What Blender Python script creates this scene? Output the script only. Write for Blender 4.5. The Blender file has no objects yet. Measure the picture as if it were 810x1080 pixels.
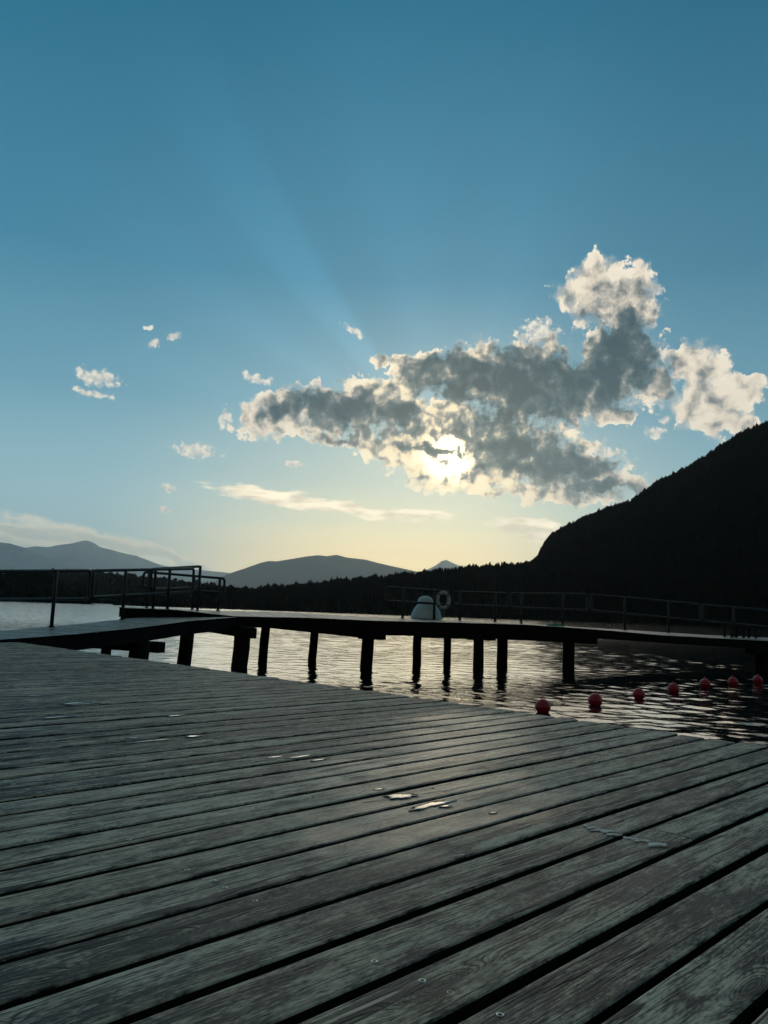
import bpy, bmesh, math, random
import numpy as np
from mathutils import Matrix, Vector

sc = bpy.context.scene
COL = sc.collection
rad = math.radians
SKY_ONLY = False

# ------------------------------------------------------------------ camera
EYE = 0.6264
PITCH, ROLL = rad(7.445), rad(2.047)
_f = Vector((0, math.cos(PITCH), math.sin(PITCH)))
_u = Vector((0, -math.sin(PITCH), math.cos(PITCH)))
_r = Vector((1, 0, 0))
_R = math.cos(ROLL) * _r + math.sin(ROLL) * _u
_U = -math.sin(ROLL) * _r + math.cos(ROLL) * _u
cd = bpy.data.cameras.new('camera')
cam = bpy.data.objects.new('camera', cd)
COL.objects.link(cam)
sc.camera = cam
cam.matrix_world = Matrix(((_R.x, _U.x, -_f.x, 0), (_R.y, _U.y, -_f.y, 0), (_R.z, _U.z, -_f.z, EYE), (0, 0, 0, 1)))
cd.sensor_fit = 'VERTICAL'
cd.sensor_height = 36
cd.lens = 27
cd.clip_start = 0.05
cd.clip_end = 200000

def ray(px, py):
    return _f + _R * ((px - 405) / 810) + _U * ((540 - py) / 810)
def azel(px, py):
    d = ray(px, py).normalized()
    return math.degrees(math.atan2(d.x, d.y)), math.degrees(math.asin(d.z))
def at(px, py, depth):
    d = ray(px, py)
    d = d * (depth / d.y)
    return Vector((d.x, d.y, d.z + EYE))

SUN_AZ, SUN_EL = azel(474, 481)

# ------------------------------------------------------------------ node helper
class Sock:
    def __init__(s, nt, o): s.nt, s.o = nt, o
    def _m(s, op, *a, clamp=False):
        n = s.nt.nodes.new('ShaderNodeMath'); n.operation = op; n.use_clamp = clamp
        for i, v in enumerate((s,) + a):
            if isinstance(v, Sock): s.nt.links.new(v.o, n.inputs[i])
            else: n.inputs[i].default_value = v
        return Sock(s.nt, n.outputs[0])
    def __add__(s, b): return s._m('ADD', b)
    def __radd__(s, b): return s._m('ADD', b)
    def __sub__(s, b): return s._m('SUBTRACT', b)
    def __rsub__(s, b): return (s * -1.0) + b
    def __mul__(s, b): return s._m('MULTIPLY', b)
    def __rmul__(s, b): return s._m('MULTIPLY', b)
    def __truediv__(s, b): return s._m('DIVIDE', b)
    def clamp(s): return s._m('ADD', 0.0, clamp=True)
    def step(s, a, b, smooth=True):
        n = s.nt.nodes.new('ShaderNodeMapRange')
        n.interpolation_type = 'SMOOTHSTEP' if smooth else 'LINEAR'
        s.nt.links.new(s.o, n.inputs[0])
        n.inputs[1].default_value = a; n.inputs[2].default_value = b
        return Sock(s.nt, n.outputs[0])
    def mapr(s, a, b, c, d):
        n = s.nt.nodes.new('ShaderNodeMapRange')
        s.nt.links.new(s.o, n.inputs[0])
        for i, v in enumerate((a, b, c, d)): n.inputs[i + 1].default_value = v
        return Sock(s.nt, n.outputs[0])
    def smin(s, b, k): return s._m('SMOOTH_MIN', b, k)
    def ramp(s, stops, interp='LINEAR'):
        n = s.nt.nodes.new('ShaderNodeValToRGB'); cr = n.color_ramp; cr.interpolation = interp
        while len(cr.elements) < len(stops): cr.elements.new(0.5)
        for e, (p, c) in zip(cr.elements, stops):
            e.position = p
            e.color = tuple(c) + (1,) if len(c) == 3 else c
        s.nt.links.new(s.o, n.inputs[0])
        return Sock(s.nt, n.outputs[0])

def mixc(nt, fac, a, b, mode='MIX'):
    n = nt.nodes.new('ShaderNodeMix'); n.data_type = 'RGBA'; n.blend_type = mode
    if isinstance(fac, Sock): nt.links.new(fac.o, n.inputs[0])
    else: n.inputs[0].default_value = fac
    for i, v in ((6, a), (7, b)):
        if isinstance(v, Sock): nt.links.new(v.o, n.inputs[i])
        else: n.inputs[i].default_value = tuple(v) + (1,)
    return Sock(nt, n.outputs[2])
def vmath(nt, op, a, b=None, scale=None, out=0):
    n = nt.nodes.new('ShaderNodeVectorMath'); n.operation = op
    for i, v in enumerate((a, b)):
        if v is None: continue
        if isinstance(v, Sock): nt.links.new(v.o, n.inputs[i])
        else: n.inputs[i].default_value = v
    if scale is not None:
        if isinstance(scale, Sock): nt.links.new(scale.o, n.inputs['Scale'])
        else: n.inputs['Scale'].default_value = scale
    return Sock(nt, n.outputs[out])
def comb(nt, x, y, z=0.0):
    n = nt.nodes.new('ShaderNodeCombineXYZ')
    for i, v in enumerate((x, y, z)):
        if isinstance(v, Sock): nt.links.new(v.o, n.inputs[i])
        else: n.inputs[i].default_value = v
    return Sock(nt, n.outputs[0])
def sepx(nt, v):
    n = nt.nodes.new('ShaderNodeSeparateXYZ'); nt.links.new(v.o, n.inputs[0])
    return [Sock(nt, o) for o in n.outputs]
def noise(nt, vec, scale, detail=4.0, rough=0.55, dist=0.0, color=False, lac=2.0, dim='3D'):
    n = nt.nodes.new('ShaderNodeTexNoise'); n.noise_dimensions = dim
    nt.links.new(vec.o, n.inputs['Vector'])
    n.inputs['Scale'].default_value = scale; n.inputs['Detail'].default_value = detail
    n.inputs['Roughness'].default_value = rough; n.inputs['Distortion'].default_value = dist
    n.inputs['Lacunarity'].default_value = lac
    return Sock(nt, n.outputs[1 if color else 0])

# ------------------------------------------------------------------ sky
def build_world():
    w = bpy.data.worlds.new('World'); sc.world = w; w.use_nodes = True
    nt = w.node_tree
    bg = nt.nodes['Background']
    STR = 0.1
    bg.inputs[1].default_value = STR
    tc = nt.nodes.new('ShaderNodeTexCoord')
    D = Sock(nt, tc.outputs['Generated'])
    x, y, z = sepx(nt, D)
    AZ = x._m('ARCTAN2', y) * 57.29578
    EL = z._m('ARCSINE') * 57.29578
    sky = nt.nodes.new('ShaderNodeTexSky'); sky.sky_type = 'NISHITA'; sky.sun_disc = False
    sky.sun_elevation = rad(SUN_EL); sky.sun_rotation = rad(SUN_AZ)
    sky.air_density = 1.0; sky.dust_density = 0.6; sky.ozone_density = 2.0
    NI = Sock(nt, sky.outputs[0])
    # sun angle
    sd = (math.cos(rad(SUN_EL)) * math.sin(rad(SUN_AZ)), math.cos(rad(SUN_EL)) * math.cos(rad(SUN_AZ)), math.sin(rad(SUN_EL)))
    dt = vmath(nt, 'DOT_PRODUCT', D, sd, out=1)
    ANG = dt._m('MINIMUM', 1.0)._m('ARCCOSINE') * 57.29578
    # clear-sky colour: elevation gradient away from the sun, warmer and paler towards it
    e = (EL / 60.0).clamp()
    away = e.ramp([(0.0, (.60, .84, .88)), (.08, (.52, .78, .82)), (.15, (.35, .62, .71)), (.25, (.155, .40, .53)),
                   (.40, (.050, .250, .39)), (.68, (.012, .152, .262)), (1.0, (.10, .14, .155))])
    toward = e.ramp([(0.0, (2.8, 2.0, .78)), (.07, (2.12, 1.60, .74)), (.11, (1.2, 1.14, .75)), (.16, (.68, .80, .69)), (.25, (.26, .50, .60)),
                     (.40, (.068, .295, .45)), (.68, (.018, .172, .290)), (1.0, (.10, .14, .155))])  # last stop of both ramps: unseen zenith, greyed as fill for the deck
    daz = (AZ - (SUN_AZ - 3.0))._m('ABSOLUTE')
    side = daz.step(2.5, 24.0)
    clear = mixc(nt, side, toward, away)
    behind = ANG.step(62.0, 125.0)
    clear = mixc(nt, behind, clear, (.115, .105, .088))  # unseen sky behind the camera, warmed and brightened as fill for the deck
    # the atmospheric model adds its own variation to the grade
    clear = vmath(nt, 'SCALE', clear, scale=.93 - AZ.step(2.0, 34.0) * .10)
    nib = vmath(nt, 'SCALE', NI, scale=0.0012)
    nis = mixc(nt, 1.0, clear, nib, 'ADD')
    # crepuscular rays round the veiled sun
    du = AZ - SUN_AZ; dv = EL - SUN_EL
    PHI = dv._m('ARCTAN2', du) * 57.29578
    wob = noise(nt, comb(nt, PHI * 0.05, 0.0, 3.0), 3.0, 2.0, .5)
    ph = ((PHI + 180.0) / 360.0)
    g = lambda v: (v, v, v)
    P = lambda d: (d + 180) / 360
    beams = ph.ramp([(0, g(.5)), (P(20), g(.45)), (P(55), g(.40)), (P(72), g(.58)), (P(88), g(.38)), (P(106), g(.60)), (P(113), g(.44)), (P(122), g(.30)), (P(126.5), g(.34)), (P(129), g(.82)),
                     (P(136), g(.92)), (P(139), g(.52)), (P(144), g(.48)), (P(150), g(.72)), (P(158), g(.44)), (P(166), g(.62)), (P(174), g(.5)), (1, g(.5))])
    fall = ANG.step(42.0, 8.0) * ANG.step(4.0, 11.0)
    bm = (beams - 0.5) * fall * 0.36 + (wob - .5) * fall * 0.05 + 1.0
    clear = vmath(nt, 'SCALE', nis, scale=bm)
    # warm aureole
    aur = (ANG * ANG * (-1.0 / 60.0))._m('EXPONENT')
    clear = mixc(nt, 1.0, clear, vmath(nt, 'SCALE', (.55, .42, .22), scale=aur * .4), "ADD")

    # ---------------------------------------------------------------- clouds
    UV0 = comb(nt, AZ, EL, 0.0)
    n1 = noise(nt, UV0, 0.33, 2.0, .5, color=True, dim='2D')
    n2 = noise(nt, UV0, .95, 4.0, .58, color=True, dim='2D')
    w1 = vmath(nt, 'SCALE', vmath(nt, 'SUBTRACT', n1, (.5, .5, .5)), scale=2.2)
    w2 = vmath(nt, 'SCALE', vmath(nt, 'SUBTRACT', n2, (.5, .5, .5)), scale=1.35)
    W = vmath(nt, 'ADD', w1, w2)
    UV = vmath(nt, 'ADD', UV0, W)
    fine = noise(nt, UV0, 1.8, 6.0, .60, dim='2D')
    def cells(scale, amt):
        v = nt.nodes.new('ShaderNodeTexVoronoi'); v.feature = 'F1'; v.voronoi_dimensions = '2D'
        v.inputs['Scale'].default_value = scale
        nt.links.new(vmath(nt, 'ADD', UV0, vmath(nt, 'SCALE', w2, scale=amt)).o, v.inputs['Vector'])
        return Sock(nt, v.outputs['Distance'])
    puff = cells(.62, .55) * .62 + cells(1.5, .4) * .38        # rounded heads of cumulus

    def field(blobs, uv, k=0.25):
        acc = None
        for (px, py, rx, ry, *rot) in blobs:
            a, el = azel(px, py)
            m = nt.nodes.new('ShaderNodeMapping'); m.vector_type = 'TEXTURE'
            src = uv
            if acc is not None:      # keeps the node evaluation in sequence
                q = nt.nodes.new('ShaderNodeVectorMath'); q.operation = 'MULTIPLY_ADD'
                nt.links.new(acc.o, q.inputs[0]); q.inputs[1].default_value = (1e-9, 1e-9, 1e-9); nt.links.new(uv.o, q.inputs[2])
                src = Sock(nt, q.outputs[0])
            nt.links.new(src.o, m.inputs['Vector'])
            m.inputs['Location'].default_value = (a, el, 0)
            m.inputs['Rotation'].default_value = (0, 0, rad(-(rot[0] if rot else 0)))
            m.inputs['Scale'].default_value = (rx * .0707, ry * .0707, 1e3)
            L = vmath(nt, 'LENGTH', Sock(nt, m.outputs[0]), out=1)
            acc = L if acc is None else acc.smin(L, k)
        return 1.0 - acc
    big = [(632, 306, 46, 32, 0), (668, 325, 30, 40), (624, 285, 18, 18), (655, 375, 48, 54), (688, 408, 20, 30), (612, 412, 58, 40), (642, 436, 30, 14),
           (560, 402, 74, 47), (500, 398, 62, 40), (445, 394, 38, 26), (402, 381, 12, 7), (405, 405, 28, 11),
           (400, 428, 56, 33), (345, 431, 60, 25), (296, 436, 40, 23), (268, 441, 22, 19),
           (470, 458, 76, 46), (410, 470, 72, 14, 12), (345, 458, 76, 7, 6), (480, 500, 76, 24, 6), (425, 488, 58, 9, 12), (545, 478, 78, 44), (600, 496, 60, 28),
           (645, 511, 54, 12, 6), (570, 522, 106, 9, 3)]
    right = [(738, 390, 31, 29), (750, 426, 45, 30), (786, 408, 19, 13), (716, 384, 16, 15), (766, 450, 30, 13)]
    small = [(104, 398, 24, 11), (97, 415, 19, 5), (206, 475, 30, 9, 4), (163, 362, 10, 6), (183, 357, 7, 6), (157, 343, 9, 3), (178, 517, 13, 6), (175, 538, 10, 4),
             (270, 398, 20, 7, 10), (237, 440, 8, 13), (569, 351, 28, 16, 15), (640, 478, 18, 6), (692, 455, 13, 6), (372, 350, 16, 5, 35), (310, 491, 13, 4)]
    streak = [(290, 525, 70, 9, 7), (385, 539, 70, 7, 6), (440, 543, 42, 5, 2), (548, 553, 34, 10, 4), (574, 564, 40, 8, 10)]
    low = [(20, 560, 110, 7, 7), (110, 572, 90, 9, 11), (195, 594, 60, 7, 20), (60, 582, 120, 8, 9)]
    cores = [(325, 426, 26, 14), (365, 433, 46, 19, 8), (422, 438, 19, 16), (292, 432, 14, 8), (482, 396, 44, 26, 8), (540, 400, 70, 36), (600, 396, 46, 34), (652, 374, 38, 36),
             (648, 400, 34, 24), (526, 434, 32, 28), (550, 470, 42, 13), (590, 492, 42, 17), (545, 492, 30, 9), (625, 514, 40, 6, 6), (453, 474, 22, 4, 4), (575, 430, 34, 18)]
    F1 = field(big + right, UV)
    C = field(cores, vmath(nt, 'ADD', UV0, vmath(nt, 'SCALE', W, scale=.85)), .3)
    FS = field(small, vmath(nt, 'ADD', UV0, vmath(nt, 'SCALE', W, scale=.4)))
    UVs = vmath(nt, 'ADD', UV0, vmath(nt, 'MULTIPLY', W, (1.0, .28, 0)))
    FT = field(streak, UVs)
    FL = field(low, UVs, .4)
    stn = noise(nt, vmath(nt, 'MULTIPLY', UV0, (.35, 1.5, 1)), 1.0, 5.0, .6, dim='2D')
    # relief: the same noise a little nearer to the sun, so heads catch light on the sun's side
    tosun = vmath(nt, 'NORMALIZE', comb(nt, SUN_AZ - AZ, SUN_EL - EL, 0.0))
    UVl = vmath(nt, 'ADD', UV0, vmath(nt, 'SCALE', W, scale=.55))
    lum0 = noise(nt, UVl, .75, 4.0, .5, dim='2D')
    lum1 = noise(nt, vmath(nt, 'ADD', UVl, vmath(nt, 'SCALE', tosun, scale=.6)), .75, 4.0, .5, dim='2D')
    relief = lum0 - lum1
    d1 = F1 + (fine - .5) * .62 + (.42 - puff) * .48
    wisp = lum0.step(.40, .62) * .50 + .10
    A1 = ((d1 + .04) / wisp).step(0.0, 1.0)
    ds = FS * .75 + (fine - .5) * 1.5
    AS = ds.step(.02, .5) * .9
    AT = (FT + (stn - .5) * 1.0).step(-.15, .40) * .95
    AL = (FL + (stn - .5) * .8 + (fine - .5) * .5).step(-.3, .4) * .9
    # thin rims let the light through, thick hearts are grey
    deep = (C.step(-1.0, .95, False) * .86 + d1.step(.0, 1.0, False) * .26 + (lum0 - .5) * .55 + relief * .75 + (puff - .42) * -.26 + (fine - .5) * .30)
    glow = (ANG * ANG * (-1.0 / 3.0))._m('EXPONENT')
    deep = (deep + .04).clamp()
    ccol = deep.ramp([(0.0, (.98, .86, .68)), (.20, (.80, .70, .56)), (.38, (.50, .46, .395)), (.56, (.20, .22, .21)), (.74, (.060, .105, .12)), (1.0, (.006, .040, .058))])
    rim = d1.step(.34, .02) * (1.0 - C.step(-.2, .5))
    ccol = mixc(nt, rim * .55, ccol, (1.08, .98, .82))
    # glow of the veiled sun in the thin places
    thin = 1.0 - (deep + (fine - .5) * .5 + (lum0 - .5) * .3).step(.12, .55)
    glow = (ANG * ANG * (-1.0 / 1.9))._m('EXPONENT')
    glow2 = (ANG * ANG * (-1.0 / 70.0))._m('EXPONENT')
    ccol = mixc(nt, 1.0, ccol, vmath(nt, 'SCALE', (5.0, 4.0, 2.5), scale=glow * (thin * .97 + .03)), 'ADD')
    ccol = mixc(nt, 1.0, ccol, vmath(nt, 'SCALE', (.55, .40, .10), scale=glow2 * (thin * .9 + .1)), 'ADD')
    soft = mixc(nt, fine.step(.4, .65), (.66, .65, .59), (1.05, .95, .78))
    out = mixc(nt, AL, clear, mixc(nt, (FL + (stn - .5) * .9).step(.05, .7), (1.3, 1.15, .85), (.80, .80, .66)))
    out = mixc(nt, AT, out, mixc(nt, stn.step(.35, .65), (1.1, .95, .68), (1.75, 1.48, 1.05)))
    out = mixc(nt, AS, out, soft)
    out = mixc(nt, A1, out, ccol)
    # below the horizon: dim
    gnd = EL.step(-0.2, -4.0)
    out = mixc(nt, gnd, out, (.06, .08, .08))
    out = vmath(nt, 'SCALE', out, scale=1.0 / STR)
    nt.links.new(out.o, bg.inputs[0])
    w.cycles.sampling_method = 'MANUAL'
    w.cycles.sample_map_resolution = 1024
build_world()

vs = sc.view_settings
vs.view_transform = 'Standard'; vs.look = 'None'; vs.exposure = 0; vs.gamma = 1
vs.use_curve_mapping = False
cy = sc.cycles

# ------------------------------------------------------------------ mesh helpers
class MB:
    """collects vertices and faces; build() links them as one mesh object"""
    def __init__(s): s.v, s.f, s.sm = [], [], []
    def add(s, vs, fs, smooth=False):
        b = len(s.v); s.v.extend(tuple(v) for v in vs)
        s.f.extend(tuple(i + b for i in f) for f in fs); s.sm.extend([smooth] * len(fs))
    def box8(s, p):                       # p: bottom 4 (ccw) then top 4
        s.add(p, [(3, 2, 1, 0), (4, 5, 6, 7), (0, 1, 5, 4), (1, 2, 6, 5), (2, 3, 7, 6), (3, 0, 4, 7)])
    def beam(s, a, b, w, h0, h1=None, up=(0, 0, 1)):
        """beam from a to b (top centre line), width w, depth h below"""
        a, b = Vector(a), Vector(b); h1 = h0 if h1 is None else h1
        t = (b - a); t.z = 0; t.normalize(); n = Vector((-t.y, t.x, 0)) * (w / 2)
        z = Vector((0, 0, 1))
        s.box8([a - n - z * h0, b - n - z * h1, b + n - z * h1, a + n - z * h0, a - n, b - n, b + n, a + n])
    def tube(s, pts, r, n=10, closed=False, cap=True, radii=None):
        pts = [Vector(p) for p in pts]; m = len(pts)
        rings = []
        prev = None
        for i, p in enumerate(pts):
            if closed: t = pts[(i + 1) % m] - pts[i - 1]
            else: t = pts[min(i + 1, m - 1)] - pts[max(i - 1, 0)]
            t.normalize()
            ref = prev if prev is not None else (Vector((0, 0, 1)) if abs(t.z) < .9 else Vector((1, 0, 0)))
            x = ref - t * ref.dot(t)
            if x.length < 1e-4: x = t.orthogonal()
            x.normalize(); y = t.cross(x); prev = x
            rr = radii[i] if radii else r
            rings.append([p + (x * math.cos(2 * math.pi * k / n) + y * math.sin(2 * math.pi * k / n)) * rr for k in range(n)])
        vs = [v for q in rings for v in q]; fs = []
        for i in range(m if closed else m - 1):
            j = (i + 1) % m
            for k in range(n):
                l = (k + 1) % n
                fs.append((i * n + k, i * n + l, j * n + l, j * n + k))
        if cap and not closed:
            fs.append(tuple(range(n))[::-1]); fs.append(tuple((m - 1) * n + k for k in range(n)))
        s.add(vs, fs, True)
    def lathe(s, prof, c, n=24, sx=1.0, sy=1.0, wob=None):
        vs, fs = [], []
        m = len(prof)
        for i, (r, z) in enumerate(prof):
            for k in range(n):
                a = 2 * math.pi * k / n; q = 1.0 if wob is None else wob(a, i / (m - 1))
                vs.append((c[0] + math.cos(a) * r * sx * q, c[1] + math.sin(a) * r * sy * q, c[2] + z))
        for i in range(m - 1):
            for k in range(n):
                l = (k + 1) % n
                fs.append((i * n + k, i * n + l, (i + 1) * n + l, (i + 1) * n + k))
        fs.append(tuple(range(n))[::-1]); fs.append(tuple((m - 1) * n + k for k in range(n)))
        s.add(vs, fs, True)
    def build(s, name, mat, parent=None, origin=None):
        me = bpy.data.meshes.new(name)
        o = Vector(origin) if origin is not None else Vector((0, 0, 0))
        me.from_pydata([(v[0] - o.x, v[1] - o.y, v[2] - o.z) for v in s.v], [], s.f)
        me.polygons.foreach_set('use_smooth', s.sm)
        me.materials.append(mat); me.update()
        ob = bpy.data.objects.new(name, me); COL.objects.link(ob)
        if parent is not None: ob.parent = parent
        elif origin is not None: ob.location = o
        return ob

def np_mesh(name, verts, quads, mat, smooth=True, parent=None):
    me = bpy.data.meshes.new(name)
    nv, (nf, k) = len(verts), quads.shape
    me.vertices.add(nv); me.vertices.foreach_set('co', np.asarray(verts, np.float32).ravel())
    me.loops.add(nf * k); me.loops.foreach_set('vertex_index', np.asarray(quads, np.int32).ravel())
    me.polygons.add(nf); me.polygons.foreach_set('loop_start', np.arange(0, nf * k, k, dtype=np.int32))
    me.polygons.foreach_set('use_smooth', np.full(nf, smooth))
    me.update(calc_edges=True); me.validate()
    me.materials.append(mat)
    ob = bpy.data.objects.new(name, me); COL.objects.link(ob)
    if parent is not None: ob.parent = parent
    return ob

def tag(o, label=None, cat=None, group=None, kind=None):
    if label: o['label'] = label
    if cat: o['category'] = cat
    if group: o['group'] = group
    if kind: o['kind'] = kind
    return o
def thing(name, label, cat, loc, group=None):
    o = bpy.data.objects.new(name, None); COL.objects.link(o); o.location = loc
    o.empty_display_size = .2
    return tag(o, label, cat, group)
def grid_quads(nr, nc, wrap=False):
    i = np.arange(nr - 1)[:, None]; j = np.arange(nc - 1)[None, :]
    a = (i * nc + j).ravel()
    return np.stack([a, a + 1, a + nc + 1, a + nc], 1)

# ------------------------------------------------------------------ materials
def new_mat(name):
    m = bpy.data.materials.new(name); m.use_nodes = True
    return m, m.node_tree, m.node_tree.nodes['Principled BSDF']
def setin(nt, b, key, v):
    if isinstance(v, Sock): nt.links.new(v.o, b.inputs[key])
    elif isinstance(v, (tuple, list)): b.inputs[key].default_value = tuple(v) + (1,)
    else: b.inputs[key].default_value = v
def bump(nt, h, strength, dist, normal=None):
    n = nt.nodes.new('ShaderNodeBump'); n.inputs['Strength'].default_value = strength; n.inputs['Distance'].default_value = dist
    nt.links.new(h.o, n.inputs['Height'])
    if normal is not None: nt.links.new(normal.o, n.inputs['Normal'])
    return Sock(nt, n.outputs[0])
def texco(nt, which='Object'):
    return Sock(nt, nt.nodes.new('ShaderNodeTexCoord').outputs[which])
def plain(name, c0, c1, scale=6.0, rough=.7, metal=0.0, bstr=.3, bdist=.01, stretch=(1, 1, 1), spec=.5):
    m, nt, b = new_mat(name)
    v = vmath(nt, 'MULTIPLY', texco(nt), stretch)
    n = noise(nt, v, scale, 6, .6); n2 = noise(nt, v, scale * 6, 4, .6)
    setin(nt, b, 'Base Color', mixc(nt, (n * .7 + n2 * .3).step(.3, .7), c0, c1))
    setin(nt, b, 'Roughness', (n2 * .25 + (rough - .12)).clamp()); b.inputs['Metallic'].default_value = metal; b.inputs['Specular IOR Level'].default_value = spec
    setin(nt, b, 'Normal', bump(nt, n * .6 + n2 * .4, bstr, bdist))
    return m

def wood_deck_mat(name, dark, light, gloss=.42, spec=.28, wet=False):
    m, nt, b = new_mat(name)
    uvn = nt.nodes.new('ShaderNodeUVMap'); uvn.uv_map = 'board'
    u, v, _ = sepx(nt, Sock(nt, uvn.outputs[0]))
    at_ = nt.nodes.new('ShaderNodeAttribute'); at_.attribute_name = 'board_id'
    bid = Sock(nt, at_.outputs['Fac'])
    off = bid * 37.31
    # knots: one cell every 0.7 m of board, jittered
    kv = comb(nt, u * 1.15 + off, v * 5.2 + off * 1.7, 0.0)
    vor = nt.nodes.new('ShaderNodeTexVoronoi'); vor.feature = 'F1'; vor.voronoi_dimensions = '2D'; vor.inputs['Scale'].default_value = 1.0
    nt.links.new(kv.o, vor.inputs['Vector'])
    kd = Sock(nt, vor.outputs['Distance'])
    kcol = sepx(nt, Sock(nt, vor.outputs['Color']))[0]
    kn = (kd * kd * -60.0)._m('EXPONENT') * kcol.step(.46, .54)
    warp = noise(nt, comb(nt, u * .9 + off, v * 4.0, bid), 1.0, 3, .5) - .5
    warp2 = noise(nt, comb(nt, u * 4.0 + off, v * 22.0, bid), 1.0, 3, .55) - .5
    h = (v * 96.0 + warp * 11.0 + warp2 * 1.3 + kn * 9.0 + off)
    rings = (h * 6.2832)._m('SINE') * .5 + .5
    lines = rings * rings; lines = lines * lines * rings
    mott = noise(nt, comb(nt, u * 9.0 + off, v * 34.0, bid * 2.0), 1.0, 6, .7)
    speck = noise(nt, comb(nt, u * 55.0 + off, v * 210.0, bid * 4.0), 1.0, 3, .6)
    fib = noise(nt, comb(nt, u * 5.0 + off, v * 150.0 + kn * 5.0, bid), 1.0, 6, .74)
    fib2 = noise(nt, comb(nt, u * 1.6 + off, v * 55.0 + kn * 4.0, bid * 3.0), 1.0, 5, .66)
    blot = noise(nt, comb(nt, u * 2.2 + off, v * 7.0, bid), 1.0, 5, .6)
    ringmix = noise(nt, comb(nt, u * .8 + off, v * 8.0, bid * 5.0), 1.0, 2, .5).step(.42, .62)
    # splits that run with the grain
    ck = (noise(nt, comb(nt, u * .55 + off * 2.0, v * 11.0 + warp * 1.2, bid), 1.0, 3, .5) - .5)._m('ABSOLUTE')
    ckm = noise(nt, comb(nt, u * 1.1 + off * 3.0, v * 5.0, bid), 1.0, 2, .5).step(.45, .52)
    crack = (1.0 - ck.step(.014, .028)) * ckm
    fine = (1.0 - (noise(nt, comb(nt, u * 2.0 + off * 5.0, v * 60.0 + warp * 4.0 + kn * 7.0, bid), 1.0, 2, .5) - .5)._m('ABSOLUTE').step(.006, .035)) * blot.step(.36, .56)
    wn = nt.nodes.new('ShaderNodeTexWhiteNoise'); wn.noise_dimensions = '1D'; nt.links.new(bid.o, wn.inputs['W'])
    bt = Sock(nt, wn.outputs['Value'])
    tone = ((fib - .5) * 1.3 + (fib2 - .5) * 1.0 + (mott - .5) * 2.4 + (speck - .5) * 1.5 + (blot - .5) * 1.9 + (bt - .5) * .42 - lines * ringmix * .46 + .47)
    col = tone.clamp().ramp([(0.12, dark), (.42, tuple((a * .6 + c * .4) for a, c in zip(dark, light))), (.68, tuple((a * .25 + c * .75) for a, c in zip(dark, light))), (.95, light)])
    hue = noise(nt, comb(nt, bid * 57.1, u * .7 + off, v * 3.0), 1.0, 2, .5)
    col = mixc(nt, hue.step(.38, .68) * .45, col, vmath(nt, 'MULTIPLY', col, (1.02, .84, .66)))          # browner patches
    col = mixc(nt, (kn - .62).step(0.0, .25) * .75, col, (.028, .024, .020))
    col = mixc(nt, (crack * .95 + fine * .72).clamp(), col, (.012, .012, .012))
    # worn, paler arrises at the edge of a board
    ea = nt.nodes.new('ShaderNodeAttribute'); ea.attribute_name = 'edge_wear'
    wear = Sock(nt, ea.outputs['Fac']).step(.35, .95) * mott.step(.40, .62)
    col = mixc(nt, wear * .55, col, tuple(min(1, c * 1.05) for c in light))
    damp = None
    rough = (blot * .30 + fib2 * .18 + (gloss - .02))
    if wet:
        # boards that are still damp where the puddles are drying
        P = texco(nt, 'Object'); x, y, z = sepx(nt, P)
        t = ((y - 2.55) / 2.3).clamp()
        dx = x - (t * .50 + .10)
        dy = y - ((y - 2.55).clamp() * 0.0 + 2.55 + t * 2.3)
        dd = (dx * dx + dy * dy)._m('SQRT')
        wn2 = noise(nt, P, 2.6, 4, .6)
        damp = (dd + (wn2 - .5) * .9 + (blot - .5) * .6).step(.60, .05) * .85
        col = mixc(nt, damp * .6, col, vmath(nt, 'SCALE', col, scale=.62))
        rough = rough * (1.0 - damp) + damp * (mott * .20 + .23)
    setin(nt, b, 'Base Color', col)
    setin(nt, b, 'Roughness', rough.clamp())
    b.inputs['Specular IOR Level'].default_value = spec
    hh = fib * .4 + fib2 * .3 + mott * .5 + speck * .25 - lines * ringmix * .5 - crack * 2.2 - fine * .9 - kn * .2
    setin(nt, b, 'Normal', bump(nt, hh, .75, .0024))
    return m

M = {}
M['deck'] = wood_deck_mat('weathered_boards', (.014, .016, .013), (.62, .60, .46), .42, .48, True)
M['walk'] = wood_deck_mat('walkway_boards', (.026, .027, .021), (.42, .41, .32), .22, .7)
M['edge'] = plain('gap_shade_edges', (.008, .010, .009), (.020, .022, .019), 12, .9, spec=.0)  # near-black board sides: shade of the gaps put into the colour
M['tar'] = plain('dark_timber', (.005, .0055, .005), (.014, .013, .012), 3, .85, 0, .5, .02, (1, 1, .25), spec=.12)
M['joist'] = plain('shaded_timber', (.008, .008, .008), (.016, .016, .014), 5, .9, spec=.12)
M['steel'] = plain('galvanised_tube', (.012, .015, .015), (.03, .035, .035), 9, .5, .1, .1, .003, spec=.35)
M['screw'] = plain('screw_metal', (.75, .76, .74), (.9, .9, .88), 60, .45, 1.0, .1, .001)
M['buoy'] = plain('red_buoy_plastic', (.30, .006, .020), (.50, .012, .036), 9, .42, 0, .15, .004)
M['rope'] = plain('grey_rope', (.14, .14, .12), (.25, .25, .22), 60, .9, 0, .6, .003)
M['cover'] = plain('pale_tarpaulin', (.52, .74, .79), (.68, .86, .90), 5, .6, 0, .5, .03)
M['ring'] = plain('white_life_ring', (.36, .40, .40), (.52, .56, .55), 8, .5)
M['band'] = plain('grey_ring_band', (.10, .12, .12), (.18, .20, .20), 8, .6)
M['towel'] = plain('teal_cloth', (.03, .16, .14), (.05, .25, .21), 40, .95, 0, .5, .005)
M['scuff'] = plain('chalky_paint', (.70, .70, .66), (.85, .85, .80), 80, .8)
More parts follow.
